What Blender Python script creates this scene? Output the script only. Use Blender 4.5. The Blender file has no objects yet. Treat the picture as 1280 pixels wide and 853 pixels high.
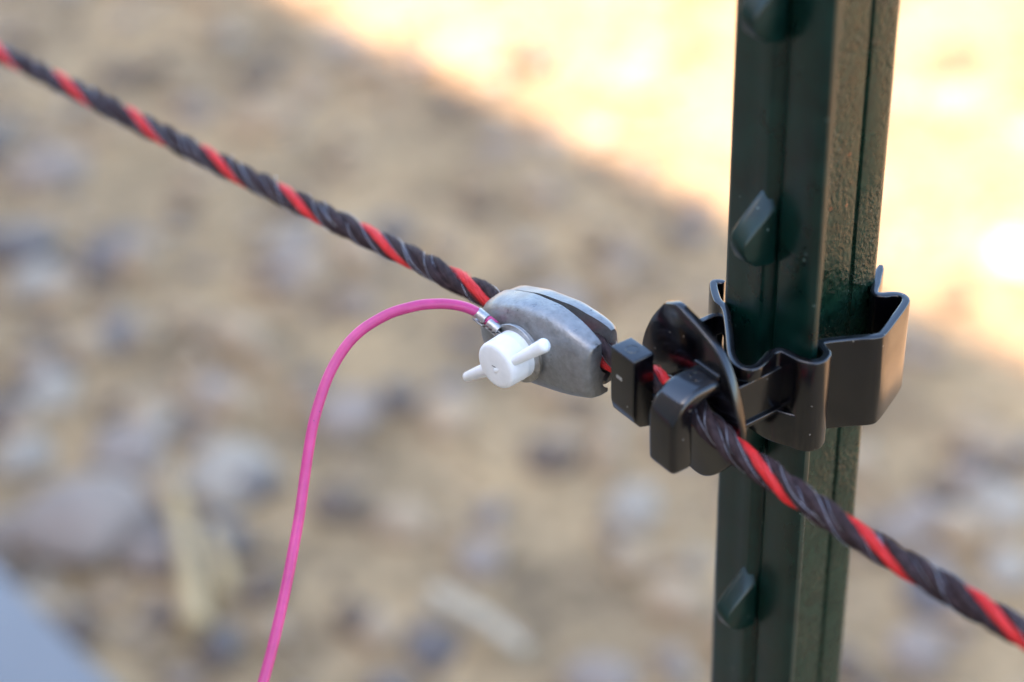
import bpy, bmesh, math, random
import numpy as np
from mathutils import Vector, Matrix, noise

C = bpy.context.scene.collection
SC = bpy.context.scene
R = math.radians
random.seed(7)
rng = np.random.default_rng(11)

# ------------------------------------------------------------------ camera
cam = bpy.data.cameras.new('camera')
co = bpy.data.objects.new('camera', cam); C.objects.link(co)
CAM = Vector((-0.05661315, -0.35902157, 1.04915153))
RW = Matrix(((9.99323908e-01, 3.67658435e-02, 0.0),
             (-2.08235284e-02, 5.65999521e-01, -8.24142538e-01),
             (-3.03002956e-02, 8.23585342e-01, 5.66382448e-01)))
co.matrix_world = Matrix.Translation(CAM) @ RW.to_4x4()
cam.sensor_width = 36.0
cam.lens = 36.0 * 2430 / 1280
cam.clip_start = 0.01
cam.clip_end = 500
cam.dof.use_dof = True
cam.dof.focus_distance = 0.451
cam.dof.aperture_fstop = 5.6
cam.dof.aperture_blades = 0
SC.camera = co

# ------------------------------------------------------------------ light
SUN_EL = 50.0
SUN_H = (-0.76, -0.65)                       # horizontal direction towards the sun
w = bpy.data.worlds.new('World'); SC.world = w; w.use_nodes = True
nt = w.node_tree; bg = nt.nodes['Background']
sky = nt.nodes.new('ShaderNodeTexSky'); sky.sky_type = 'NISHITA'; sky.sun_disc = False
sky.sun_elevation = R(SUN_EL); sky.sun_rotation = math.atan2(SUN_H[0], SUN_H[1])
sky.air_density = 1.0; sky.dust_density = 1.2; sky.ozone_density = 0.8
nt.links.new(sky.outputs[0], bg.inputs[0]); bg.inputs[1].default_value = 0.10
sl = bpy.data.lights.new('sun', 'SUN'); so = bpy.data.objects.new('sun', sl); C.objects.link(so)
sl.energy = 2.55; sl.angle = R(0.53); sl.color = (1.0, 0.79, 0.66)
hd = Vector((SUN_H[0], SUN_H[1], 0)).normalized() * math.cos(R(SUN_EL)); hd.z = math.sin(R(SUN_EL))
so.rotation_euler = hd.to_track_quat('Z', 'Y').to_euler()
so.location = (0, 0, 6)
SC.view_settings.view_transform = 'Standard'; SC.view_settings.look = 'None'
SC.view_settings.gamma = 1.0; SC.view_settings.use_curve_mapping = False
SC.view_settings.exposure = 3.02
SC.cycles.max_bounces = 8

# ------------------------------------------------------------------ frame of the fence: u along it, v out of the post's face, z up (mm from the clip's top rim)
O = Vector((0.0008, 0.0051, 0.0))
U = Vector((0.5665, -0.824, 0)).normalized()
V = Vector((U.y, -U.x, 0))
def P(u, v, z): return O + U * (u * .001) + V * (v * .001) + Vector((0, 0, .8 + z * .001))
KR = -0.16
A = (U + V * KR).normalized(); N = (V - U * KR).normalized()
P0 = P(0, 26, 0)
def Q(a, n, z): return P0 + A * (a * .001) + N * (n * .001) + Vector((0, 0, z * .001))
def ground_at(px, py, z=0.0):
    r = RW @ Vector(((px - 640) / 2430, -(py - 426.5) / 2430, -1)); t = (z - CAM.z) / r.z
    return CAM + r * t

# ------------------------------------------------------------------ tags
def tag(o, label=None, cat=None, group=None, kind=None):
    if label: o['label'] = label
    if cat: o['category'] = cat
    if group: o['group'] = group
    if kind: o['kind'] = kind
    return o
def empty(name, loc, *a, **k):
    o = bpy.data.objects.new(name, None); C.objects.link(o); o.location = loc; o.empty_display_size = .01
    return tag(o, *a, **k)
def obj(name, vs, fs, mat, parent=None, smooth=True, loc=None, mi=None, angle=40):
    base = Vector((0, 0, 0))
    p = parent
    while p is not None: base = base + p.location; p = p.parent
    if loc is not None: base = base + loc if parent else Vector(loc)
    me = bpy.data.meshes.new(name)
    me.from_pydata([tuple(Vector(v) - base) for v in vs], [], fs)
    mats = mat if isinstance(mat, list) else [mat]
    for m in mats: me.materials.append(m)
    if mi is not None: me.polygons.foreach_set('material_index', mi)
    bm = bmesh.new(); bm.from_mesh(me); bmesh.ops.recalc_face_normals(bm, faces=bm.faces)
    for f in bm.faces: f.smooth = smooth
    if smooth and angle:
        for e in bm.edges:
            if len(e.link_faces) == 2 and e.calc_face_angle(0) > R(angle): e.smooth = False
    bm.to_mesh(me); bm.free()
    o = bpy.data.objects.new(name, me); C.objects.link(o)
    if loc is not None: o.location = loc
    if parent: o.parent = parent
    return o

# ------------------------------------------------------------------ materials
def mat(name, col=(.5, .5, .5), rough=.5, metal=0.0, spec=.5, var=0.0, vscale=300, bump=0.0, bscale=800, bdist=.0002,
        stretch=None, specks=0.0, sscale=900, sub=0.0, coat=0.0, col2=None, speck_col=(.55, .5, .42), rvar=0.0, detail=5, bmask=0):
    m = bpy.data.materials.new(name); m.use_nodes = True; t = m.node_tree; b = t.nodes['Principled BSDF']
    b.inputs['Base Color'].default_value = (*col, 1); b.inputs['Roughness'].default_value = rough
    b.inputs['Metallic'].default_value = metal; b.inputs['Specular IOR Level'].default_value = spec
    b.inputs['Coat Weight'].default_value = coat
    if sub:
        b.inputs['Subsurface Weight'].default_value = sub; b.inputs['Subsurface Scale'].default_value = .002
        b.inputs['Subsurface Radius'].default_value = (1, 1, 1)
    tc = t.nodes.new('ShaderNodeNewGeometry'); src = tc.outputs['Position']
    if stretch:
        mp = t.nodes.new('ShaderNodeMapping'); mp.inputs['Scale'].default_value = stretch
        t.links.new(src, mp.inputs[0]); src = mp.outputs[0]
    colout = None
    if var or col2:
        n = t.nodes.new('ShaderNodeTexNoise'); n.inputs['Scale'].default_value = vscale; n.inputs['Detail'].default_value = detail
        n.inputs['Roughness'].default_value = .6
        t.links.new(src, n.inputs[0])
        r = t.nodes.new('ShaderNodeValToRGB'); r.color_ramp.elements[0].position = .32; r.color_ramp.elements[1].position = .68
        c2 = col2 or tuple(min(1, c * (1 + var)) for c in col); c1 = col if col2 else tuple(c * (1 - var) for c in col)
        r.color_ramp.elements[0].color = (*c1, 1); r.color_ramp.elements[1].color = (*c2, 1)
        t.links.new(n.outputs[0], r.inputs[0]); colout = r.outputs[0]
        t.links.new(colout, b.inputs['Base Color'])
    if specks:
        vo = t.nodes.new('ShaderNodeTexVoronoi'); vo.inputs['Scale'].default_value = sscale; vo.inputs['Randomness'].default_value = 1
        t.links.new(tc.outputs['Position'], vo.inputs['Vector'])
        lt = t.nodes.new('ShaderNodeMath'); lt.operation = 'LESS_THAN'; lt.inputs[1].default_value = .14
        t.links.new(vo.outputs['Distance'], lt.inputs[0])
        sp = t.nodes.new('ShaderNodeSeparateColor'); t.links.new(vo.outputs['Color'], sp.inputs[0])
        g = t.nodes.new('ShaderNodeMath'); g.operation = 'LESS_THAN'; g.inputs[1].default_value = specks
        t.links.new(sp.outputs[0], g.inputs[0])
        mu = t.nodes.new('ShaderNodeMath'); mu.operation = 'MULTIPLY'
        t.links.new(lt.outputs[0], mu.inputs[0]); t.links.new(g.outputs[0], mu.inputs[1])
        mx = t.nodes.new('ShaderNodeMix'); mx.data_type = 'RGBA'
        mx.inputs['A'].default_value = (*col, 1); mx.inputs['B'].default_value = (*speck_col, 1)
        if colout: t.links.new(colout, mx.inputs['A'])
        t.links.new(mu.outputs[0], mx.inputs['Factor']); t.links.new(mx.outputs['Result'], b.inputs['Base Color'])
    if rvar:
        n = t.nodes.new('ShaderNodeTexNoise'); n.inputs['Scale'].default_value = vscale * .5; n.inputs['Detail'].default_value = 6
        t.links.new(src, n.inputs[0])
        mr = t.nodes.new('ShaderNodeMapRange'); mr.inputs['From Min'].default_value = .3; mr.inputs['From Max'].default_value = .7
        mr.inputs['To Min'].default_value = max(0, rough - rvar); mr.inputs['To Max'].default_value = rough + rvar
        t.links.new(n.outputs[0], mr.inputs[0]); t.links.new(mr.outputs[0], b.inputs['Roughness'])
    if bump:
        n = t.nodes.new('ShaderNodeTexNoise'); n.inputs['Scale'].default_value = bscale; n.inputs['Detail'].default_value = 4
        t.links.new(src, n.inputs[0])
        bu = t.nodes.new('ShaderNodeBump'); bu.inputs['Strength'].default_value = bump; bu.inputs['Distance'].default_value = bdist
        if bmask:
            n3 = t.nodes.new('ShaderNodeTexNoise'); n3.inputs['Scale'].default_value = bmask; n3.inputs['Detail'].default_value = 3
            t.links.new(tc.outputs['Position'], n3.inputs[0])
            m3 = t.nodes.new('ShaderNodeMapRange'); m3.inputs['From Min'].default_value = .36; m3.inputs['From Max'].default_value = .62
            m3.inputs['To Min'].default_value = .12; m3.inputs['To Max'].default_value = bump
            t.links.new(n3.outputs[0], m3.inputs[0]); t.links.new(m3.outputs[0], bu.inputs['Strength'])
        t.links.new(n.outputs[0], bu.inputs['Height']); t.links.new(bu.outputs[0], b.inputs['Normal'])
    return m

M_plastic = mat('black_plastic', (.0018, .0015, .0026), .18, spec=.85, var=.25, vscale=120, specks=.05, sscale=700, bump=.15, bscale=2500, bdist=.00006, rvar=.05, speck_col=(.25, .22, .18))
M_post = mat('green_post_paint', (.0012, .018, .013), .33, spec=.5, var=.35, vscale=150, specks=.07, sscale=420, bump=.25, bscale=420, bdist=.00012, rvar=.09, coat=.05, speck_col=(.10, .14, .12))
M_stem = mat('green_post_rough_paint', (.006, .024, .013), .28, spec=.5, specks=.045, sscale=260, speck_col=(.16, .06, .025), bmask=60, var=.4, vscale=500, bump=1.0, bscale=900, bdist=.0007, stretch=(1, 1, .75), rvar=.1, coat=.1)
M_cast = mat('cast_zinc', (.29, .29, .285), .40, metal=.6, var=.17, vscale=520, detail=8, bump=.55, bscale=1500, bdist=.00018, rvar=.14)
M_white = mat('white_nylon', (.88, .88, .86), .42, sub=.15, bump=.2, bscale=700, bdist=.0001, var=.05, vscale=260, specks=.05, sscale=650, speck_col=(.45, .42, .36))
M_steel = mat('plated_steel', (.46, .45, .43), .45, var=.2, vscale=900, metal=1.0, bump=.2, bscale=1500, bdist=.00005)
M_wire = mat('pink_insulation', (.56, .050, .20), .36, sub=.1, var=.16, vscale=120, bump=.1, bscale=900, bdist=.00008, speck_col=(.25, .05, .15), specks=.06, sscale=800)
M_red = mat('red_filament', (.70, .022, .02), .45, var=.12, vscale=900)
M_dark = mat('dark_brown_filament', (.048, .029, .030), .6, spec=.22, var=.5, vscale=700)
M_inox = mat('fine_steel_filament', (.55, .57, .62), .35, metal=1.0)
M_markm = mat('dark_mark', (.02, .02, .03), .5)

# ------------------------------------------------------------------ mesh helpers
def catmull(pts, n):
    pts = [Vector(p) for p in pts]; out = []
    for i in range(len(pts) - 1):
        p0 = pts[i - 1] if i else pts[i] * 2 - pts[i + 1]
        p1, p2 = pts[i], pts[i + 1]
        p3 = pts[i + 2] if i + 2 < len(pts) else pts[i + 1] * 2 - pts[i]
        for k in range(n):
            t = k / n
            out.append(.5 * ((2 * p1) + (p2 - p0) * t + (2 * p0 - 5 * p1 + 4 * p2 - p3) * t * t + (3 * p1 - p0 - 3 * p2 + p3) * t ** 3))
    out.append(pts[-1]); return out
def loft(rings, cap=True, closed=True):
    vs = [p for r in rings for p in r]; n = len(rings[0]); fs = []
    for i in range(len(rings) - 1):
        for j in range(n if closed else n - 1):
            a = i * n + j; b = i * n + (j + 1) % n
            fs.append((a, b, b + n, a + n))
    if cap:
        fs.append(tuple(range(n))[::-1]); fs.append(tuple(range((len(rings) - 1) * n, len(rings) * n)))
    return vs, fs
def merge(parts):
    vs, fs = [], []
    for v, f in parts:
        o = len(vs); vs += list(v); fs += [tuple(i + o for i in q) for q in f]
    return vs, fs
def tube(pts, r, sides=12, cap=True):
    """pts world vectors, r metres (value or list)"""
    rings = []; up = None
    for i, p in enumerate(pts):
        d = (pts[min(i + 1, len(pts) - 1)] - pts[max(i - 1, 0)]).normalized()
        if up is None: up = d.orthogonal().normalized()
        up = (up - d * up.dot(d)).normalized(); s = d.cross(up)
        rr = r[i] if isinstance(r, (list, tuple)) else r
        rings.append([p + (up * math.cos(t) + s * math.sin(t)) * rr for t in [2 * math.pi * k / sides for k in range(sides)]])
    return loft(rings, cap)
def rbox(F, x0, x1, y0, y1, z0, z1, b=.5, seg=3):
    """rounded box in mm in frame function F"""
    bm = bmesh.new(); bmesh.ops.create_cube(bm, size=1)
    for v in bm.verts:
        v.co = Vector(((x0 + x1) / 2 + v.co.x * (x1 - x0), (y0 + y1) / 2 + v.co.y * (y1 - y0), (z0 + z1) / 2 + v.co.z * (z1 - z0)))
    bmesh.ops.bevel(bm, geom=list(bm.edges), offset=b, segments=seg, profile=.6, affect='EDGES')
    bm.verts.index_update()
    vs = [F(*v.co) for v in bm.verts]; fs = [tuple(v.index for v in f.verts) for f in bm.faces]; bm.free()
    return vs, fs
def slab(F3, outline, w0, w1, b=.5):
    """outline: list of 2D points, F3(x,y,w): rounded plate between w0 and w1"""
    n = len(outline); cx = sum(p[0] for p in outline) / n; cy = sum(p[1] for p in outline) / n
    def ins(d):
        o = []
        for i, p in enumerate(outline):
            a = Vector(outline[i - 1]); c = Vector(outline[(i + 1) % n]); t = (c - a).normalized(); nn = Vector((t.y, -t.x))
            if nn.dot(Vector(p) - Vector((cx, cy))) < 0 and convex: nn = -nn
            o.append(Vector(p) - nn * d)
        return o
    convex = True
    rings = []
    for d, wv in ((b * 1.0, w0), (b * .3, w0 + b * .3), (0, w0 + b), (0, w1 - b), (b * .3, w1 - b * .3), (b * 1.0, w1)):
        rings.append([F3(p.x, p.y, wv) for p in ins(d)])
    return loft(rings)
def lathe(F, prof, sides=40):
    """prof: list of (r, n) mm ; F(x,y,n)"""
    rings = [[F(r * math.cos(t), r * math.sin(t), n) for t in [2 * math.pi * k / sides for k in range(sides)]] for r, n in prof]
    return loft(rings)

# ================================================================== SETTING
def hgt(x, y):
    return .012 * noise.noise(Vector((x * 2.1, y * 2.1, 3))) + .006 * noise.noise(Vector((x * 9, y * 9, 1))) + .003 * noise.noise(Vector((x * 30, y * 30, 5)))
n = 240
ax = np.sinh(np.linspace(-6.2, 6.2, n)) / math.sinh(6.2) * 120
vs = [(x, y + 1.3, hgt(x, y + 1.3)) for y in ax for x in ax]
fs = [(j * n + i, j * n + i + 1, (j + 1) * n + i + 1, (j + 1) * n + i) for j in range(n - 1) for i in range(n - 1)]
def ground_material():
    m = bpy.data.materials.new('dry_earth'); m.use_nodes = True; t = m.node_tree; b = t.nodes['Principled BSDF']
    g = t.nodes.new('ShaderNodeNewGeometry')
    n1 = t.nodes.new('ShaderNodeTexNoise'); n1.inputs['Scale'].default_value = 7; n1.inputs['Detail'].default_value = 6; n1.inputs['Roughness'].default_value = .62
    n2 = t.nodes.new('ShaderNodeTexNoise'); n2.inputs['Scale'].default_value = 60; n2.inputs['Detail'].default_value = 5
    t.links.new(g.outputs['Position'], n1.inputs[0]); t.links.new(g.outputs['Position'], n2.inputs[0])
    r = t.nodes.new('ShaderNodeValToRGB'); e = r.color_ramp.elements
    e[0].position = .30; e[0].color = (.14, .097, .058, 1); e[1].position = .72; e[1].color = (.54, .355, .178, 1)
    k = e.new(.5); k.color = (.37, .248, .130, 1)
    t.links.new(n1.outputs[0], r.inputs[0])
    r2 = t.nodes.new('ShaderNodeValToRGB'); r2.color_ramp.elements[0].position = .35; r2.color_ramp.elements[0].color = (.7, .7, .7, 1)
    r2.color_ramp.elements[1].position = .65; r2.color_ramp.elements[1].color = (1.2, 1.2, 1.2, 1)
    t.links.new(n2.outputs[0], r2.inputs[0])
    mx = t.nodes.new('ShaderNodeMix'); mx.data_type = 'RGBA'; mx.blend_type = 'MULTIPLY'; mx.inputs['Factor'].default_value = 1
    t.links.new(r.outputs[0], mx.inputs['A']); t.links.new(r2.outputs[0], mx.inputs['B'])
    t.links.new(mx.outputs['Result'], b.inputs['Base Color'])
    b.inputs['Roughness'].default_value = .95; b.inputs['Specular IOR Level'].default_value = .15
    bu = t.nodes.new('ShaderNodeBump'); bu.inputs['Distance'].default_value = .004; bu.inputs['Strength'].default_value = .6
    t.links.new(n2.outputs[0], bu.inputs['Height']); t.links.new(bu.outputs[0], b.inputs['Normal'])
    return m
tag(obj('ground', vs, fs, ground_material(), angle=0), kind='structure')

# unseen building added behind the photographer; its top edge casts shade over the fence
SL = Vector((0.411 + 0.35, 1.081 - 1.965, 0)).normalized()       # along the edge of the shade
SH = Vector((SUN_H[0], SUN_H[1], 0)).normalized()
hd_n = Vector((hd.x, hd.y, 0)).length
perp = Vector((-SL.y, SL.x, 0));  perp = perp if perp.dot(SH) > 0 else -perp
edge_pt = Vector((0.148, 1.377, 0)) - perp * .035
DB = 3.4                                                          # from the shade's edge to the added caster
run = DB / perp.dot(SH)
WH = run * math.tan(R(SUN_EL))
M_caster_wall = mat('caster_boards', (.30, .28, .26), .8, var=.2, vscale=20, stretch=(1, 1, .1))
M_caster_roof = mat('caster_roof_metal', (.28, .29, .30), .6, var=.1, vscale=8)
caster_o = edge_pt + perp * DB + SL * 0.3
shade_caster = empty('shade_caster', caster_o, 'unseen shade caster added behind the photographer, long, boarded and flat-topped', 'shade_caster')
def FS(x, y, z): return caster_o + SL * x + perp * y + Vector((0, 0, z))
boards = []
for i in range(60):
    x = -6 + i * .2
    boards.append(rbox(FS, x + .004, x + .196, 0, .03 + .004 * (i % 2), 0, WH - .06, .003, 1))
obj('caster_wall', *merge(boards), M_caster_wall, shade_caster)
obj('caster_wall', *rbox(FS, -6, 6, .04, 4, 0, WH - .06, .01, 1), M_caster_wall, shade_caster)
obj('caster_roof', *rbox(FS, -6.1, 6.1, 0, 4.1, WH - .06, WH, .01, 1), M_caster_roof, shade_caster)

# ------------------------------------------------------------------ stones
def ico(sub):
    bm = bmesh.new(); bmesh.ops.create_icosphere(bm, subdivisions=sub, radius=1)
    v = np.array([x.co[:] for x in bm.verts]); bm.verts.index_update()
    f = [tuple(x.index for x in q.verts) for q in bm.faces]; bm.free(); return v, f
I1v, I1f = ico(1); I3v, I3f = ico(3)
def stone_verts(c, rx, ry, rz, rot, seed, base=I3v, rough=.22):
    out = []
    cr, sr = math.cos(rot), math.sin(rot)
    for p in base:
        d = 1 + rough * noise.noise(Vector(p) * 1.3 + Vector((seed * 7.1, seed * 3.3, seed))) + rough * .35 * noise.noise(Vector(p) * 4 + Vector((seed, 0, 0)))
        x, y, z = p[0] * rx * d, p[1] * ry * d, max(p[2], -.6) * rz * d
        out.append(Vector((c[0] + x * cr - y * sr, c[1] + x * sr + y * cr, c[2] + z)))
    return out
stone_cols = {
    'lilac': mat('lilac_grey_stone', (.29, .215, .16), .8, var=.2, vscale=40, bump=.5, bscale=120, bdist=.003),
    'pale': mat('pale_stone', (.36, .285, .205), .8, var=.15, vscale=40, bump=.5, bscale=120, bdist=.003),
    'slate': mat('slate_blue_stone', (.15, .118, .10), .7, var=.25, vscale=40, bump=.5, bscale=120, bdist=.003),
    'tan': mat('tan_stone', (.40, .27, .155), .85, var=.2, vscale=40, bump=.5, bscale=120, bdist=.003),
    'brown': mat('brown_stone', (.15, .10, .065), .85, var=.25, vscale=40, bump=.5, bscale=120, bdist=.003),
    'white': mat('white_stone', (.46, .40, .32), .75, var=.1, vscale=40, bump=.5, bscale=120, bdist=.003),
}
stones = [  # px, py, width px, height px, colour, label
 (145, 308, 95, 62, 'slate', 'dark blue-grey stone, highest of the dark stones far left of the pink wire'),
 (150, 410, 75, 55, 'slate', 'dull blue-grey stone just below the dark blue-grey stone on the left'),
 (45, 345, 80, 70, 'pale', 'pale stone near the left edge beside the dark blue-grey stone'),
 (60, 480, 80, 70, 'pale', 'pale rounded stone near the left edge above the big lilac stone'),
 (25, 555, 85, 80, 'pale', 'pale stone touching the left edge above the grey board'),
 (160, 555, 105, 80, 'lilac', 'lilac-grey stone directly above the biggest lilac stone'),
 (105, 645, 165, 105, 'lilac', 'biggest lilac-grey stone, lower left near the grey board'),
 (185, 650, 60, 60, 'slate', 'small blue stone wedged against the right side of the biggest lilac stone'),
 (8, 650, 60, 70, 'lilac', 'lilac-grey stone cut by the left edge above the board corner'),
 (290, 588, 125, 80, 'pale', 'pale oval stone left of the pink wire'),
 (262, 483, 80, 55, 'lilac', 'flat lilac stone left of the upper bend of the pink wire'),
 (433, 505, 95, 80, 'lilac', 'faint lilac stone just right of the pink wire'),
 (195, 752, 42, 60, 'slate', 'small dark stone at the lower end of the standing straw'),
 (268, 800, 60, 45, 'brown', 'small brown stone between straw and pink wire at the bottom'),
 (790, 622, 85, 85, 'pale', 'pale round stone left of the lower post'),
 (600, 690, 70, 60, 'lilac', 'greyish stone below the white knob, low in the middle'),
 (560, 510, 90, 50, 'tan', 'tan stone under the white knob'),
 (500, 640, 80, 60, 'tan', 'tan stone in the middle right of the pink wire'),
 (540, 790, 80, 45, 'slate', 'blue-grey stone at the bottom left of the pale stick'),
 (750, 840, 110, 50, 'lilac', 'lilac-grey stone on the bottom edge left of the post'),
 (690, 385, 110, 60, 'lilac', 'dim stone behind the metal connector'),
 (1150, 640, 75, 60, 'lilac', 'lilac stone right of the post above the rope'),
 (1250, 620, 90, 75, 'pale', 'pale stone near the right edge under the shade line'),
 (1165, 730, 90, 60, 'slate', 'blue-grey stone right of the post just under the rope'),
 (1260, 700, 75, 65, 'pale', 'pale stone near the right edge just above the rope'),
 (1150, 800, 80, 60, 'lilac', 'lilac-grey stone at the bottom right under the rope'),
 (1240, 545, 80, 45, 'tan', 'tan stone near the right edge just inside the shade'),
 (1275, 315, 85, 80, 'white', 'bright white stone in the sun at the right edge'),
 (1060, 820, 60, 50, 'brown', 'brown stone beside the foot of the post in the picture'),
 (380, 330, 90, 50, 'tan', 'tan stone behind the rope left of the pink wire top'),
 (60, 210, 110, 50, 'lilac', 'lilac-grey stone under the left end of the rope'),
 (330, 140, 110, 35, 'tan', 'tan stone above the rope in the upper left'),
 (590, 60, 130, 50, 'tan', 'sandy stone in the sun just past the shade edge at the top'),
 (800, 90, 120, 50, 'tan', 'larger sandy stone in the sun left of the post'),
 (1200, 120, 110, 50, 'tan', 'tan stone in the sun right of the post top'),
 (330, 720, 60, 45, 'brown', 'brown stone right behind the low end of the pink wire'),
 (470, 770, 70, 50, 'tan', 'tan stone at the bottom right of the pink wire'),
 (690, 560, 80, 45, 'brown', 'brown stone below the black hooks in the middle'),
 (420, 620, 70, 45, 'brown', 'brown stone right beside the middle of the hanging wire'),
 (90, 770, 70, 45, 'brown', 'brown stone along the edge of the grey board'),
 (840, 740, 80, 50, 'tan', 'tan stone between the pale stick and the post'),
]
for i, (px, py, wp, hp, c, lab) in enumerate(stones):
    g = ground_at(px, py, .015); Z = (g - CAM).length
    rx = wp / 2430 * Z / 2 * (.85 if wp < 150 else 1); rz = max(.010, rx * .45); ry = max(rx * .6, min(rx * 1.2, hp / 2430 * Z / 2 / .62))
    zc = hgt(g.x, g.y)
    loc = Vector((g.x, g.y, zc))
    vsx = stone_verts((g.x, g.y, zc + rz * .35), rx, ry, rz, random.uniform(-.35, .35), i + 1)
    tag(obj('stone', vsx, I3f, stone_cols[c], loc=loc, angle=0), lab, 'stone', 'stones lying on the dry ground')

# small gravel that nobody could count
gv, gf, gm = [], [], []
order = ['tan', 'tan', 'lilac', 'brown', 'pale', 'slate', 'tan']
I1n = I1v
for i in range(13000):
    x = random.uniform(-1.7, 2.2); y = random.uniform(.2, 3.6)
    if abs(x) < .05 and abs(y) < .05: continue
    s = .0035 + .020 * random.random() ** 3.0
    if noise.noise(Vector((x * 3, y * 3, 9))) < -.15 and random.random() < .6: continue
    if (x + .5) < .25 and y < 1.6 and random.random() < .5: s *= 1.25
    q = I1n * np.array([s * random.uniform(.8, 1.4), s * random.uniform(.8, 1.4), s * random.uniform(.5, .9)])
    q = q * (1 + .18 * rng.standard_normal((len(q), 1)))
    a = random.uniform(0, 6.28); ca, sa = math.cos(a), math.sin(a)
    q = np.stack([q[:, 0] * ca - q[:, 1] * sa + x, q[:, 0] * sa + q[:, 1] * ca + y, q[:, 2] + hgt(x, y) + s * .25], 1)
    o = len(gv); gv += [tuple(t) for t in q]; gf += [tuple(k + o for k in f) for f in I1f]; gm += [random.randrange(7)] * len(I1f)
tag(obj('gravel', gv, gf, [stone_cols[k] for k in order], mi=gm, angle=0), 'loose small gravel scattered over the dry tan ground', 'gravel', kind='stuff')

# straw litter and the few stalks that show
M_straw = mat('dry_straw', (.50, .345, .165), .7, var=.15, vscale=60)
M_stick = mat('pale_stick', (.50, .41, .29), .8, var=.2, vscale=50)
def straw(c, length, rad, ang, lift, bend=.1, sides=6):
    d = Vector((math.cos(ang), math.sin(ang), 0)); s = Vector((-d.y, d.x, 0)); pts = []
    for k in range(7):
        t = k / 6 - .5
        p = Vector(c) + d * t * length + s * bend * length * (t * t) + Vector((0, 0, lift * (t + .5) + rad))
        pts.append(p)
    return tube(pts, [rad * (1 - .35 * k / 6) for k in range(7)], sides)
parts = []
for i in range(700):
    x = random.uniform(-1.3, 1.8); y = random.uniform(.4, 3.2)
    parts.append(straw((x, y, hgt(x, y) + .004), random.uniform(.02, .09), random.uniform(.0008, .002), random.uniform(0, 6.28), random.uniform(0, .012), random.uniform(-.3, .3), 4))
tag(obj('straw_litter', *merge(parts), M_straw, angle=0), 'short bits of dry straw strewn over the ground', 'straw', kind='stuff')
def stalk(p0, p1, rad, lab, m=M_straw, z0=.02, z1=.03):
    a = ground_at(*p0, z0); b = ground_at(*p1, z1); mid = (a + b) / 2 + Vector((.002, 0, .002))
    ps = catmull([a, mid, b], 6)
    o = obj('straw_stalk' if m is M_straw else 'dry_stick', *tube(ps, [rad * (1 - .3 * k / (len(ps) - 1)) for k in range(len(ps))], 8), m, loc=Vector((a.x, a.y, hgt(a.x, a.y))))
    return tag(o, lab, 'straw' if m is M_straw else 'stick')
stalk((246, 785), (218, 618), .0105, 'broad yellow straw stalk lying below the pale oval stone')
stalk((283, 740), (262, 660), .0075, 'thin short straw stalk right of the broad yellow one')
stalk((545, 742), (655, 812), .0075, 'pale stick lying slantwise at the bottom middle', M_stick)

# pale grey board in the lower left corner
M_board = mat('blue_grey_metal_sheet', (.20, .185, .175), .5, var=.05, vscale=10, spec=.6)
e0 = ground_at(-60, 650, .05); e1 = ground_at(155, 868, .05); ed = (e1 - e0).normalized(); en = Vector((ed.y, -ed.x, 0))
if en.y > 0: en = -en
def FB(x, y, z): return Vector((e0.x, e0.y, 0)) + Vector((ed.x, ed.y, 0)) * x + Vector((en.x, en.y, 0)) * y + Vector((0, 0, z))
board = obj('grey_slab', *rbox(FB, -.25, .75, 0, .30, -.02, .05, .004, 2), M_board, loc=FB(.25, .15, 0))
tag(board, 'smooth pale blue-grey slab poking into the lower left corner', 'slab')

# ================================================================== FENCE POST
post = empty('fence_post', P(0, -8, -800), 'dark green studded steel T-post standing in the ground', 'post')
prof = [(-14.4, -.9), (-13.9, -.25), (-12.8, 0), (-8, .05), (-4.2, .35), (-1.0, 1.0), (-.4, .9), (0, .4), (.35, -1.2), (.8, -1.5), (1.7, -1.5), (2.2, -1.2), (2.6, -.5), (3.2, -.3), (9, -.1), (11.6, -.15), (13.2, -.5), (14.3, -1.2),
        (14.4, -2.4), (13.9, -3.2), (8, -3.5), (3.4, -3.9), (2.2, -4.6), (1.75, -6), (1.6, -7), (1.6, -14), (1.6, -23.6), (1.55, -24.3), (.9, -24.7), (.9, -25.3), (1.6, -25.7), (1.7, -26.5), (1.7, -31.8), (1.6, -32.6), (1.1, -33.5), (0.4, -33.8),
        (-.4, -33.8), (-1.5, -33.2), (-2.0, -31.5), (-1.9, -27), (-1.5, -24), (-1.6, -14), (-1.75, -6), (-2.2, -4.6), (-3.4, -3.9), (-8, -3.5), (-13.9, -3.2), (-14.4, -2.2)]
NP = len(prof)
zs = [-830 + 6 * i for i in range(int((830 + 420) / 6) + 1)]
rings = []
for z in zs:
    rg = []
    for k, (u, v) in enumerate(prof):
        j = .10 * noise.noise(Vector((u * .2, v * .2, z * .03)))
        if 19 <= k <= 35: j *= 1.6
        rg.append(P(u + j, v + j * .6, z))
    rings.append(rg)
v_, f_ = loft(rings)
mi = []
for f in f_:
    k = min(f) % NP if len(f) == 4 else 0
    mi.append(1 if 19 <= (f[0] % NP) <= 40 and len(f) == 4 else 0)
obj('post_body', v_, f_, [M_post, M_stem], post, mi=mi, angle=50)
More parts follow.
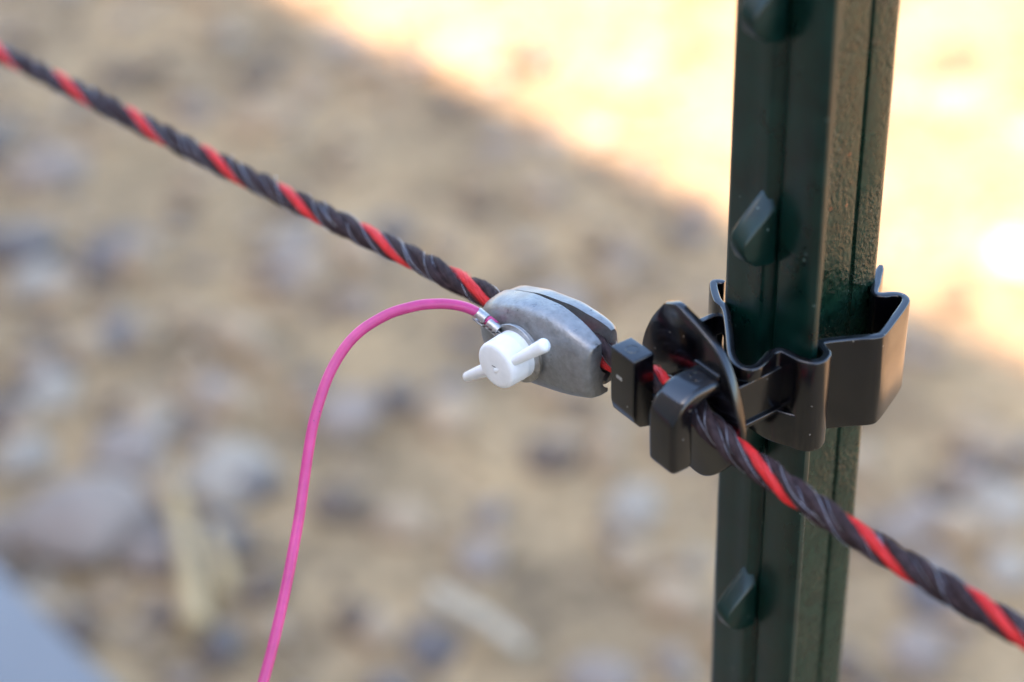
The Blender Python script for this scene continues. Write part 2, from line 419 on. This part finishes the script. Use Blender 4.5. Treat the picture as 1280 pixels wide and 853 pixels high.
def stud(zb):
    # side outline (v, z): sloping top, steep nose, undercut bottom
    out = [(-.3, 18.0), (1.0, 17.4), (3.4, 15.4), (6.6, 12.5), (8.7, 10.3), (9.4, 8.8), (9.2, 6.4), (7.8, 3.2), (5.4, 1.2), (2.2, .3), (-.3, 0)]
    rings = []
    for u, dz, sc in ((-3.0, 1.8, .90), (-2.7, .8, .97), (-2.2, .15, 1.0), (-1.35, .1, 1.0), (-1.0, .35, 1.0), (1.0, 2.6, .98), (1.45, 3.2, .95), (1.6, 3.7, .93)):
        rings.append([P(u, v * sc if v > 0 else v, zb + (z - dz * (z - 3) / 11.6 if z > 3 else z + (.5 if u > 1.5 else 0))) for v, z in out])
    return loft(rings)
for k in range(-13, 7):
    obj('stud', *stud(18 + 54 * k), M_post, post, angle=35)

# ================================================================== INSULATOR
ins = empty('rope_insulator', P(0, 12, -24), 'black plastic rope insulator clipped round the green post', 'insulator')
clip = [(-20.2, -5.6), (-21.6, -4.6), (-21.4, -3.1), (-15.8, -.1 + .6), (-11.5, 1.6), (-3.9, 7.1), (2.6, 12.1), (6.7, 13.9), (9.1, 13.3), (10, 11.2), (9.0, 7.8), (7.9, 4.8), (8.6, 2.8), (11.0, 2.2), (13.7, 1.8), (16.2, .5), (17.0, -1.4), (16.7, -2.9),
        (15.7, -4.5), (13.4, -5.3), (11.9, -6.3), (12.3, -8.2), (14.9, -13.1), (17.6, -17.6), (17.6, -19.8), (15.2, -25.5), (12.4, -31.6), (10.9, -33.7), (9.0, -33.9), (7.5, -32.6), (6.3, -30.6), (4.9, -29.9), (3.4, -31.2), (2.0, -33.2), (-.4, -36.1), (-2.9, -39.4)]
def band(line, t, z1, z0, r=.5, sub=5, zf=None):
    pts = catmull([Vector((a, b, 0)) for a, b in line], sub)
    h = t / 2
    sec = []
    for (cx, cz, a0) in ((h - r, z1 - r, 0), (-h + r, z1 - r, 90), (-h + r, z0 + r, 180), (h - r, z0 + r, 270)):
        for k in range(4):
            a = R(a0 + 30 * k); sec.append((cx + r * math.cos(a), cz + r * math.sin(a)))
    rings = []
    L = len(pts)
    for i, p in enumerate(pts):
        d = (pts[min(i + 1, L - 1)] - pts[max(i - 1, 0)]).normalized(); nn = Vector((d.y, -d.x, 0))
        zb_ = zf(i / sub) if zf else z0
        e = min(i, L - 1 - i); s = 1.0 if e > 2 else (.55, .85, .97)[e]
        rings.append([P(p.x + nn.x * x * s, p.y + nn.y * x * s, z if z > (z0 + z1) / 2 else z - z0 + zb_) for x, z in sec])
    return loft(rings)
obj('clip', *band(clip, 2.0, 0, -24.8, .45, zf=lambda q: float(np.interp(q, [3, 3.4, 5, 10, 10.9, 11.4], [-24.8, -9, -3.4, -3.4, -9, -24.8]))), M_plastic, ins, angle=50)
plate = [(-19.5, -3.4), (-16, 1.0), (-13, 3.0), (-4, 4.6), (4, 4.9), (8.5, 4.4), (12, 3.0), (14.6, 1.5)]
obj('front_wall', *band(plate, 1.9, -15.2, -24.4, .4), M_plastic, ins, angle=50)
obj('arm', *rbox(P, 8.0, 9.9, 2.2, 19.4, -14.8, -4.0, .35), M_plastic, ins)
obj('arm', *rbox(P, -16.6, -14.9, .2, 19.4, -14.8, -4.0, .35), M_plastic, ins)
obj('web', *rbox(P, -16.8, 10.6, 2.6, 19.4, -15.9, -14.7, .3), M_plastic, ins)
disc = [(-10.4, 10.2), (-6.5, 11.7), (-2.8, 10.9), (2.6, 9.3), (7.9, 6.6), (11.9, 1.6), (14.8, -5), (16.3, -12.0), (15.4, -17.5), (12, -23), (6.6, -28.6), (2, -30.2), (-4, -29), (-9, -26), (-14, -20.5), (-17.3, -13), (-18.0, -4.6), (-15, 3.5)]
dd = catmull([Vector((a, b, 0)) for a, b in disc + disc[:1]], 5)[:-1]
obj('guard_plate', *slab(lambda x, y, wv: P(x, wv, y), [(p.x, p.y) for p in dd], 18.9, 21.3, .55), M_plastic, ins, angle=60)
def hook_body(sec, u0, u1, b):
    """sec: closed outline in (v,z) extruded in u with rounded edges"""
    bm = bmesh.new()
    lo = [bm.verts.new((u0, v, z)) for v, z in sec]; hi = [bm.verts.new((u1, v, z)) for v, z in sec]
    n = len(sec); f0 = bm.faces.new(lo); f1 = bm.faces.new(hi[::-1])
    for i in range(n): bm.faces.new((lo[i], lo[(i + 1) % n], hi[(i + 1) % n], hi[i]))
    bmesh.ops.recalc_face_normals(bm, faces=bm.faces)
    es = [e for e in bm.edges if e.calc_face_angle(0) > R(38)]
    bmesh.ops.bevel(bm, geom=es, offset=b, segments=4, profile=.55, affect='EDGES', clamp_overlap=True)
    bm.verts.index_update()
    vs = [P(*v.co) for v in bm.verts]; fs = [tuple(v.index for v in f.verts) for f in bm.faces]; bm.free()
    return vs, fs
# hook that rises in front of the rope (open at the top)
secJ = [(34.6, 3.0), (34.6, -11.4), (34.0, -14.0), (32.4, -16.0), (29.8, -16.8), (21.0, -16.8), (21.0, -11.6), (28.0, -11.6), (28.6, -10.9), (28.6, 3.0)]
obj('hook', *hook_body(secJ, -12.6, -4.4, 1.5), M_plastic, ins, angle=30)
# hook that comes over the rope and down
secC = []
for k in range(9):
    a = R(90 - 90 * k / 8); secC.append((27.0 + 8.2 * math.cos(a), -7.6 + 8.0 * math.sin(a)))
secC = [(21.0, .5)] + secC + [(35.2, -12), (35.0, -19.9), (29.0, -19.9), (29.2, -9.2)]
for k in range(1, 7):
    a = R(90 * k / 6); secC.append((26.0 + 3.2 * math.cos(a), -6.6 + 3.2 * math.sin(a)))
secC += [(21.0, -3.4)]
hk = obj('hook', *hook_body(secC, 1.3, 10.2, 1.5), M_plastic, ins, angle=30)
obj('rib', *rbox(P, 1.6, 9.6, 21.1, 22.3, .1, 1.7, .4), M_plastic, hk)
def ring_mark(u, v, z, r):
    pts = [P(u + r * math.cos(t), v + r * math.sin(t), z) for t in [2 * math.pi * k / 28 for k in range(29)]]
    obj('mould_mark', *tube(pts, .00009, 6), M_plastic, ins)
ring_mark(-8.5, 31.6, 3.0, 1.5); ring_mark(5.7, 24.6, .48, 1.7)
M_scuff = mat('pale_scuff', (.35, .33, .28), .6)
obj('scuff', *rbox(P, -10.4, -8.4, 34.57, 34.63, -4.4, -3.5, .02, 1), M_scuff, ins)

# ================================================================== ROPE
path = [(-640, 128, -36), (-450, 98, -22), (-360, 83.5, -17), (-274, 69.8, -13.5), (-232, 63, -12.2), (-160, 51.7, -10.6), (-94.5, 41.1, -8.4), (-62.8, 36.1, -7.5), (-40, 32.3, -7.2), (-20, 28.7, -6.9), (-8, 26.3, -6.7), (2, 25.2, -7.6), (11.0, 24.9, -10.3), (19.6, 23.6, -12.8), (35, 20.6, -16.2), (56, 17.2, -18.5), (86, 12.6, -19.7), (130, 6, -21), (200, -5, -23.5), (330, -26, -29)]
pv = catmull([P(*p) for p in path], 24)
# resample evenly
seg = [0.0]
for a, b in zip(pv, pv[1:]): seg.append(seg[-1] + (b - a).length)
step = .00125; cnt = int(seg[-1] / step); cl = []
i = 0
for k in range(cnt + 1):
    s = k * step
    while i < len(seg) - 2 and seg[i + 1] < s: i += 1
    t = (s - seg[i]) / max(1e-9, seg[i + 1] - seg[i]); cl.append(pv[i].lerp(pv[i + 1], min(1, t)))
cl = np.array([c[:] for c in cl]); S = len(cl)
uu = np.array([(Vector(c) - O).dot(U) * 1000 for c in cl])
T = np.gradient(cl, axis=0); T /= np.linalg.norm(T, axis=1)[:, None]
Zv = np.array([0, 0, 1.0]); SD = np.cross(T, Zv); SD /= np.linalg.norm(SD, axis=1)[:, None]
if SD[S // 2] @ np.array(V[:]) < 0: SD = -SD
UP = np.cross(SD, T); UP *= np.sign(UP[:, 2:3])
kn_u = [-640, -303, -271, -233, -197, -161, -129, -95, -62, -25, -1.2, 27.0, 57, 87, 118, 149, 330]
kn_t = [-18, -8, -7, -6, -5, -4, -3, -2, -1, 0, 1, 2, 3, 4, 5, 6, 12]
turn = np.interp(uu, kn_u, kn_t)
ker = np.ones(13) / 13; turn = np.convolve(np.pad(turn, 6, 'edge'), ker, 'valid')
ANG0 = R(40) - 2 * np.pi * turn
rope = empty('fence_rope', P(0, 26, -7), 'twisted dark brown polymer rope with one red strand running along the fence', 'rope')
def sweep_multi(center, rad, sides, pinch=None):
    """center SxF x3, returns verts, faces for F tubes"""
    vs = []; fs = []; S_, F_ = center.shape[0], center.shape[1]
    th = np.linspace(0, 2 * np.pi, sides, endpoint=False)
    for f in range(F_):
        c = center[:, f]; t = np.gradient(c, axis=0); t /= np.linalg.norm(t, axis=1)[:, None]
        a = np.cross(t, SD[:S_] if S_ == S else SD[:S_]); a /= np.linalg.norm(a, axis=1)[:, None]; b = np.cross(t, a)
        ring = c[:, None, :] + rad * (np.cos(th)[None, :, None] * a[:, None, :] + np.sin(th)[None, :, None] * b[:, None, :])
        o = len(vs) * 0 + f * S_ * sides
        vs.append(ring.reshape(-1, 3))
        i, j = np.meshgrid(np.arange(S_ - 1), np.arange(sides), indexing='ij')
        j2 = (j + 1) % sides
        q = np.stack([i * sides + j, i * sides + j2, (i + 1) * sides + j2, (i + 1) * sides + j], -1).reshape(-1, 4) + o
        fs.append(q)
    return np.concatenate(vs), np.concatenate(fs)
def fastobj(name, vs, fs, m, parent):
    base = np.array(parent.location[:])
    me = bpy.data.meshes.new(name); vs = vs - base
    me.vertices.add(len(vs)); me.vertices.foreach_set('co', vs.astype(np.float32).ravel())
    me.loops.add(len(fs) * 4); me.loops.foreach_set('vertex_index', fs.astype(np.int32).ravel())
    me.polygons.add(len(fs)); me.polygons.foreach_set('loop_start', np.arange(0, len(fs) * 4, 4, dtype=np.int32))
    me.polygons.foreach_set('use_smooth', np.ones(len(fs), dtype=bool))
    me.update(); me.validate(); me.materials.append(m)
    o = bpy.data.objects.new(name, me); C.objects.link(o); o.parent = parent
    return o
RS, DS = 1.32e-3, 1.78e-3
sarr = np.arange(S) * step * 1000
def snoise(k, wl):
    n_ = int(sarr[-1] / wl) + 4; r_ = rng.standard_normal(n_)
    x = sarr / wl; i0 = x.astype(int); f = x - i0; f = f * f * (3 - 2 * f)
    return r_[i0] * (1 - f) + r_[i0 + 1] * f
strand_c = []
for k in range(4):
    ang = ANG0 + k * np.pi / 2
    rad = DS * (.93 if k == 0 else 1.0) * (1 + .05 * snoise(k, 9))
    cdir = np.cos(ang)[:, None] * SD + np.sin(ang)[:, None] * UP
    fan = 1 + .75 * np.exp(-((uu + 26) / 8.5) ** 2)
    c = cl + (np.cos(ang) * rad)[:, None] * SD + (np.sin(ang) * rad * fan)[:, None] * UP; strand_c.append((c, cdir))
    # filaments of this strand
    tang = np.gradient(c, axis=0); tang /= np.linalg.norm(tang, axis=1)[:, None]
    e1 = cdir - tang * np.sum(cdir * tang, 1)[:, None]; e1 /= np.linalg.norm(e1, axis=1)[:, None]; e2 = np.cross(tang, e1)
    RS = 1.16e-3 if k == 0 else 1.36e-3
    FN = 20; fil = []
    for j in range(FN):
        al = 2 * np.pi * j / FN + 2 * np.pi * turn * .45 + .18 * snoise(j, 6)
        rr = RS * (.86 + .06 * snoise(j + 5, 5))
        fil.append(c + e1 * (np.cos(al) * rr)[:, None] + e2 * (np.sin(al) * rr)[:, None])
    fil = np.stack(fil, 1)
    v1, f1 = sweep_multi(fil, .19e-3, 4)
    v2, f2 = sweep_multi(c[:, None, :], RS * .86, 10)
    # short broken fibres standing off the strand
    fv, ff = [v1, v2], [f1, f2 + len(v1)]; nb = len(v1) + len(v2)
    for q in range(170):
        i0 = rng.integers(10, S - 30); ln = rng.integers(6, 18); al = rng.uniform(0, 2 * np.pi); t_ = np.linspace(0, 1, ln)
        off = RS * (.95 + np.sin(t_ * np.pi * rng.choice([.5, 1.0])) * rng.uniform(.15, .65)); al = al + t_ * rng.uniform(-.8, .8)
        p = c[i0:i0 + ln] + e1[i0:i0 + ln] * (np.cos(al) * off)[:, None] + e2[i0:i0 + ln] * (np.sin(al) * off)[:, None]
        vq, fq = sweep_multi(p[:, None, :], .05e-3, 3); fv.append(vq); ff.append(fq + nb); nb += len(vq)
    v1, f1 = np.concatenate(fv), np.concatenate(ff); v2 = np.zeros((0, 3)); f2 = np.zeros((0, 4), dtype=int)
    fastobj('strand', np.concatenate([v1, v2]), np.concatenate([f1, f2 + len(v1)]), M_red if k == 0 else M_dark, rope)
    if k == 0: rope.children[-1]['label'] = 'bright red strand'
# fine steel filaments wandering over the strands
for j in range(7):
    k = (j % 3) + 1; c, cdir = strand_c[k]
    tang = np.gradient(c, axis=0); tang /= np.linalg.norm(tang, axis=1)[:, None]
    e1 = cdir - tang * np.sum(cdir * tang, 1)[:, None]; e1 /= np.linalg.norm(e1, axis=1)[:, None]; e2 = np.cross(tang, e1)
    al = 2 * np.pi * (turn * .35) + j * .9 + 1.3 * snoise(j, 17)
    out = np.clip(snoise(j + 9, 7) - 1.0, 0, 1.3) * .7e-3
    rr = 1.36e-3 * 1.07 + out + .02e-3 * snoise(j, 3)
    p = c + e1 * (np.cos(al) * rr)[:, None] + e2 * (np.sin(al) * rr)[:, None]
    v1, f1 = sweep_multi(p[:, None, :], .06e-3, 4)
    fastobj('steel_filament', v1, f1, M_inox, rope)

# ================================================================== CONNECTOR
con = empty('rope_connector', Q(-38, 0, -22), 'grey cast metal rope clamp with a white screw knob', 'connector')
topT = [(-57, -7.5), (-56.2, -5.2), (-54.5, -3.2), (-52, -1.5), (-43, 1.3), (-33, 2.3), (-25.5, 1.2), (-21.3, -.2), (-19.9, -.8)]
botT = [(-57, -14.2), (-56.2, -16.4), (-54.5, -18.2), (-52, -19.3), (-46, -20.9), (-40, -20.9), (-30, -18.9), (-23.5, -16.9), (-20.2, -15.9), (-19.9, -15.8)]
def smooth_interp(a, tab):
    xs = [t[0] for t in tab]; ys = [t[1] for t in tab]
    return float(np.interp(a, xs, ys))
def casting(sign, D0, a0, a1, shrink=0.0, tilt=0.0, zoff=0.0):
    rings = []; M = 34
    st = [0, .35, .9, 1.8, 3.2] + list(np.linspace(5, (a1 - a0) - 3.5, 18)) + [(a1 - a0) - 2, (a1 - a0) - .9, (a1 - a0) - .35, (a1 - a0)]
    for q, ds in enumerate(st):
        a = a0 + ds
        zt = sum(smooth_interp(a + o, topT) for o in (-1.2, -.4, .4, 1.2)) / 4 - shrink + zoff; zb = sum(smooth_interp(a + o, botT) for o in (-1.2, -.4, .4, 1.2)) / 4 + shrink + zoff
        e = min(ds, (a1 - a0) - ds); kb = .62 if ds < 15 else .84; k = min(1, kb + (1 - kb) * math.sqrt(max(0, min(1, e / 6))))
        if e < 1.0: k *= .9 + .1 * e
        D = D0 * k; mz = (zt + zb) / 2; hh = (zt - zb) / 2
        if e < 1.0: hh *= .95 + .05 * e
        ring = []
        for i in range(M):
            t = math.pi * i / (M - 1); cs = math.cos(t); sn = math.sin(t)
            z = mz + hh * (1 if cs > 0 else -1) * abs(cs) ** .60; g0 = (float(np.interp(a, [-57, -45, -35, -28, -20], [.7, .8, 1.1, 1.7, 2.8])) if cs > 0 else .8); nn = g0 + (D - g0) * abs(sn) ** .50
            ring.append((nn, z))
        inner = []
        for i in range(1, 72):
            z = mz - hh + 2 * hh * i / 72; g = 0
            for zc, r in ((-7.1, 3.3), (-12.1, 2.5)):
                if abs(z - zc) < r: g = max(g, math.sqrt(r * r - (z - zc) ** 2))
            lo = float(np.interp(a, [-57, -45, -35, -28, -20], [.7, .8, 1.1, 1.7, 2.8])) if z > -7.1 else .8
            inner.append((min(max(lo, g), max(1.05, D - 1.1)), z))
        ring += inner
        rings.append([Q(a, sign * x, z) for x, z in ring])
    return loft(rings)
obj('front_casting', *casting(1, 8.4, -57, -19.9), M_cast, con, angle=42)
obj('rear_casting', *casting(-1, 6.2, -57.5, -21.9, .8), M_cast, con, angle=42)
KA, KZ = -40.6, -10.2
def FK(x, y, nn): return Q(KA + x, nn, KZ + y)
obj('washer', *lathe(FK, [(5.0, 8.2), (7.0, 8.2), (7.15, 8.45), (7.15, 8.75), (7.0, 9.0), (5.0, 9.0)]), M_steel, con)
kn = obj('knob', *lathe(FK, [(5.9, 8.9), (6.0, 9.2), (5.97, 11.6), (6.04, 11.75), (5.96, 11.9), (5.85, 15.9), (5.7, 16.4), (5.3, 16.75), (4.7, 16.9), (2.0, 16.92), (.3, 16.92)], 56), M_white, con, angle=35)
def ear(p0, p1, r0, r1):
    a, b = FK(*p0), FK(*p1); pts = []; rs = []
    L = (b - a).length
    for k in range(13):
        t = k / 12; pts.append(a.lerp(b, t)); rs.append((r0 + (r1 - r0) * t) * .001)
    d = (b - a).normalized()
    for k in range(1, 6):
        an = R(90 * k / 5); pts.append(b + d * math.sin(an) * r1 * .001 * .8); rs.append(max(.00005, r1 * .001 * math.cos(an)))
    pre = []
    prr = []
    for k in range(4, 0, -1):
        an = R(88 * k / 4); pre.append(a - d * math.sin(an) * r0 * .001); prr.append(max(.00005, r0 * .001 * math.cos(an)))
    return tube(pre + pts, prr + rs, 16)
obj('ear', *ear((.2, -1.0, 16.4), (12.0, 9.4, 12.6), .85, 1.7), M_white, kn)
obj('ear', *ear((-3.6, -3.2, 14.6), (-14.0, -11.6, 12.9), 1.9, 1.15), M_white, kn)
obj('slot', *rbox(FK, -.9, .3, -.15, .1, 16.85, 16.935, .02, 1), M_markm, kn)

# ================================================================== LEAD WIRE
wt = [(-50.5, 10.3, -4.2), (-53.5, 10.6, -3.9)]
wire = empty('lead_wire', Q(-52, 10.3, -4.5), 'thin pink insulated wire hanging from the metal clamp in a loose bend', 'wire')
wpx = [(600, 393, .4563), (588, 386.5, .4555), (575, 382.5, .4545), (560, 380.3, .4535), (545, 380, .4525), (527, 381.3, .4515), (510, 385, .4505), (490, 391, .450), (470, 401, .4495), (452, 413, .449), (436, 428.5, .4485), (421, 450, .448), (409, 474, .447), (399, 503, .446), (391, 533, .445), (385.5, 565, .444), (380.5, 600, .443), (375, 640, .441), (368, 680, .439), (360, 722, .437), (351, 765, .435), (341, 808, .433), (329, 853, .431), (312, 910, .428), (285, 985, .424)]
# the bend as measured on the object, in metres
wp = [CAM + (RW @ Vector(((x - 640) / 2430, -(y - 426.5) / 2430, -1))) * z for x, y, z in wpx]
wp = [Q(-46.9, 10.1, -5.2), Q(-49.5, 10.2, -4.5)] + wp
last = wp[-1]
wp += [last + Vector((-.012, -.006, -.05)), last + Vector((-.03, -.005, -.16)), last + Vector((-.05, .01, -.35)), Vector((last.x - .07, last.y + .04, .05)), Vector((last.x - .10, last.y + .12, .012)), Vector((last.x - .2, last.y + .2, .012))]
ws = catmull(wp, 8)
obj('insulation', *tube(ws, .00126, 16), M_wire, wire, angle=0)
outline = []
th0 = R(150)
for k in range(40):
    a = th0 + R(22) + R(316) * k / 39
    outline.append((KA + 7.5 * math.cos(a), KZ + 7.5 * math.sin(a)))
tx, tz = -49.0, -5.3
# neck widening from the barrel into the ring
dirn = Vector((tx - KA, tz - KZ)).normalized(); pn = Vector((-dirn.y, dirn.x))
outline += [(tx - pn.x * -1.5, tz - pn.y * -1.5), (tx + pn.x * -1.5, tz + pn.y * -1.5)]
tm = obj('ring_terminal', *slab(lambda x, y, wv: Q(x, wv, y), outline, 9.05, 9.75, .12), M_steel, wire, angle=50)
def barrel(p0, p1, r, th=.35):
    a, b = Q(*p0), Q(*p1); d = (b - a).normalized(); s = Vector((0, 0, 1)).cross(d).normalized(); n2 = d.cross(s)
    if s.dot(N) < 0: s = -s
    rings = []
    for t in (0, .03, .97, 1):
        c = a.lerp(b, t); k = .93 if t in (0, 1) else 1; rg = []
        for i in range(25):
            an = R(18 + 324 * i / 24); rg.append(c + (s * math.cos(an) * .92 + n2 * math.sin(an)) * r * k * .001)
        for i in range(24, -1, -1):
            an = R(18 + 324 * i / 24); rg.append(c + (s * math.cos(an) * .92 + n2 * math.sin(an)) * (r - th) * .001)
        rings.append(rg)
    return loft(rings)
obj('crimp_barrel', *barrel((-45.4, 10.4, -5.9), (-48.7, 10.5, -5.0), 1.55), M_steel, tm, angle=35)
obj('crimp_barrel', *barrel((-49.4, 10.5, -4.8), (-52.6, 10.6, -4.0), 1.8), M_steel, tm, angle=35)
def bare(ph):
    ps = []
    for q in range(26):
        t = q / 25; a = -51.2 + 6.6 * t; r = .45 + .25 * math.sin(t * 3); g = ph + t * 9
        ps.append(Q(a, 10.6 + r * math.cos(g) + .5, -4.35 - 1.75 * t + r * math.sin(g)))
    return tube(ps, .00017, 6)
obj('conductor', *merge([bare(0), bare(1.6), bare(3.1), bare(4.7)]), M_steel, tm)
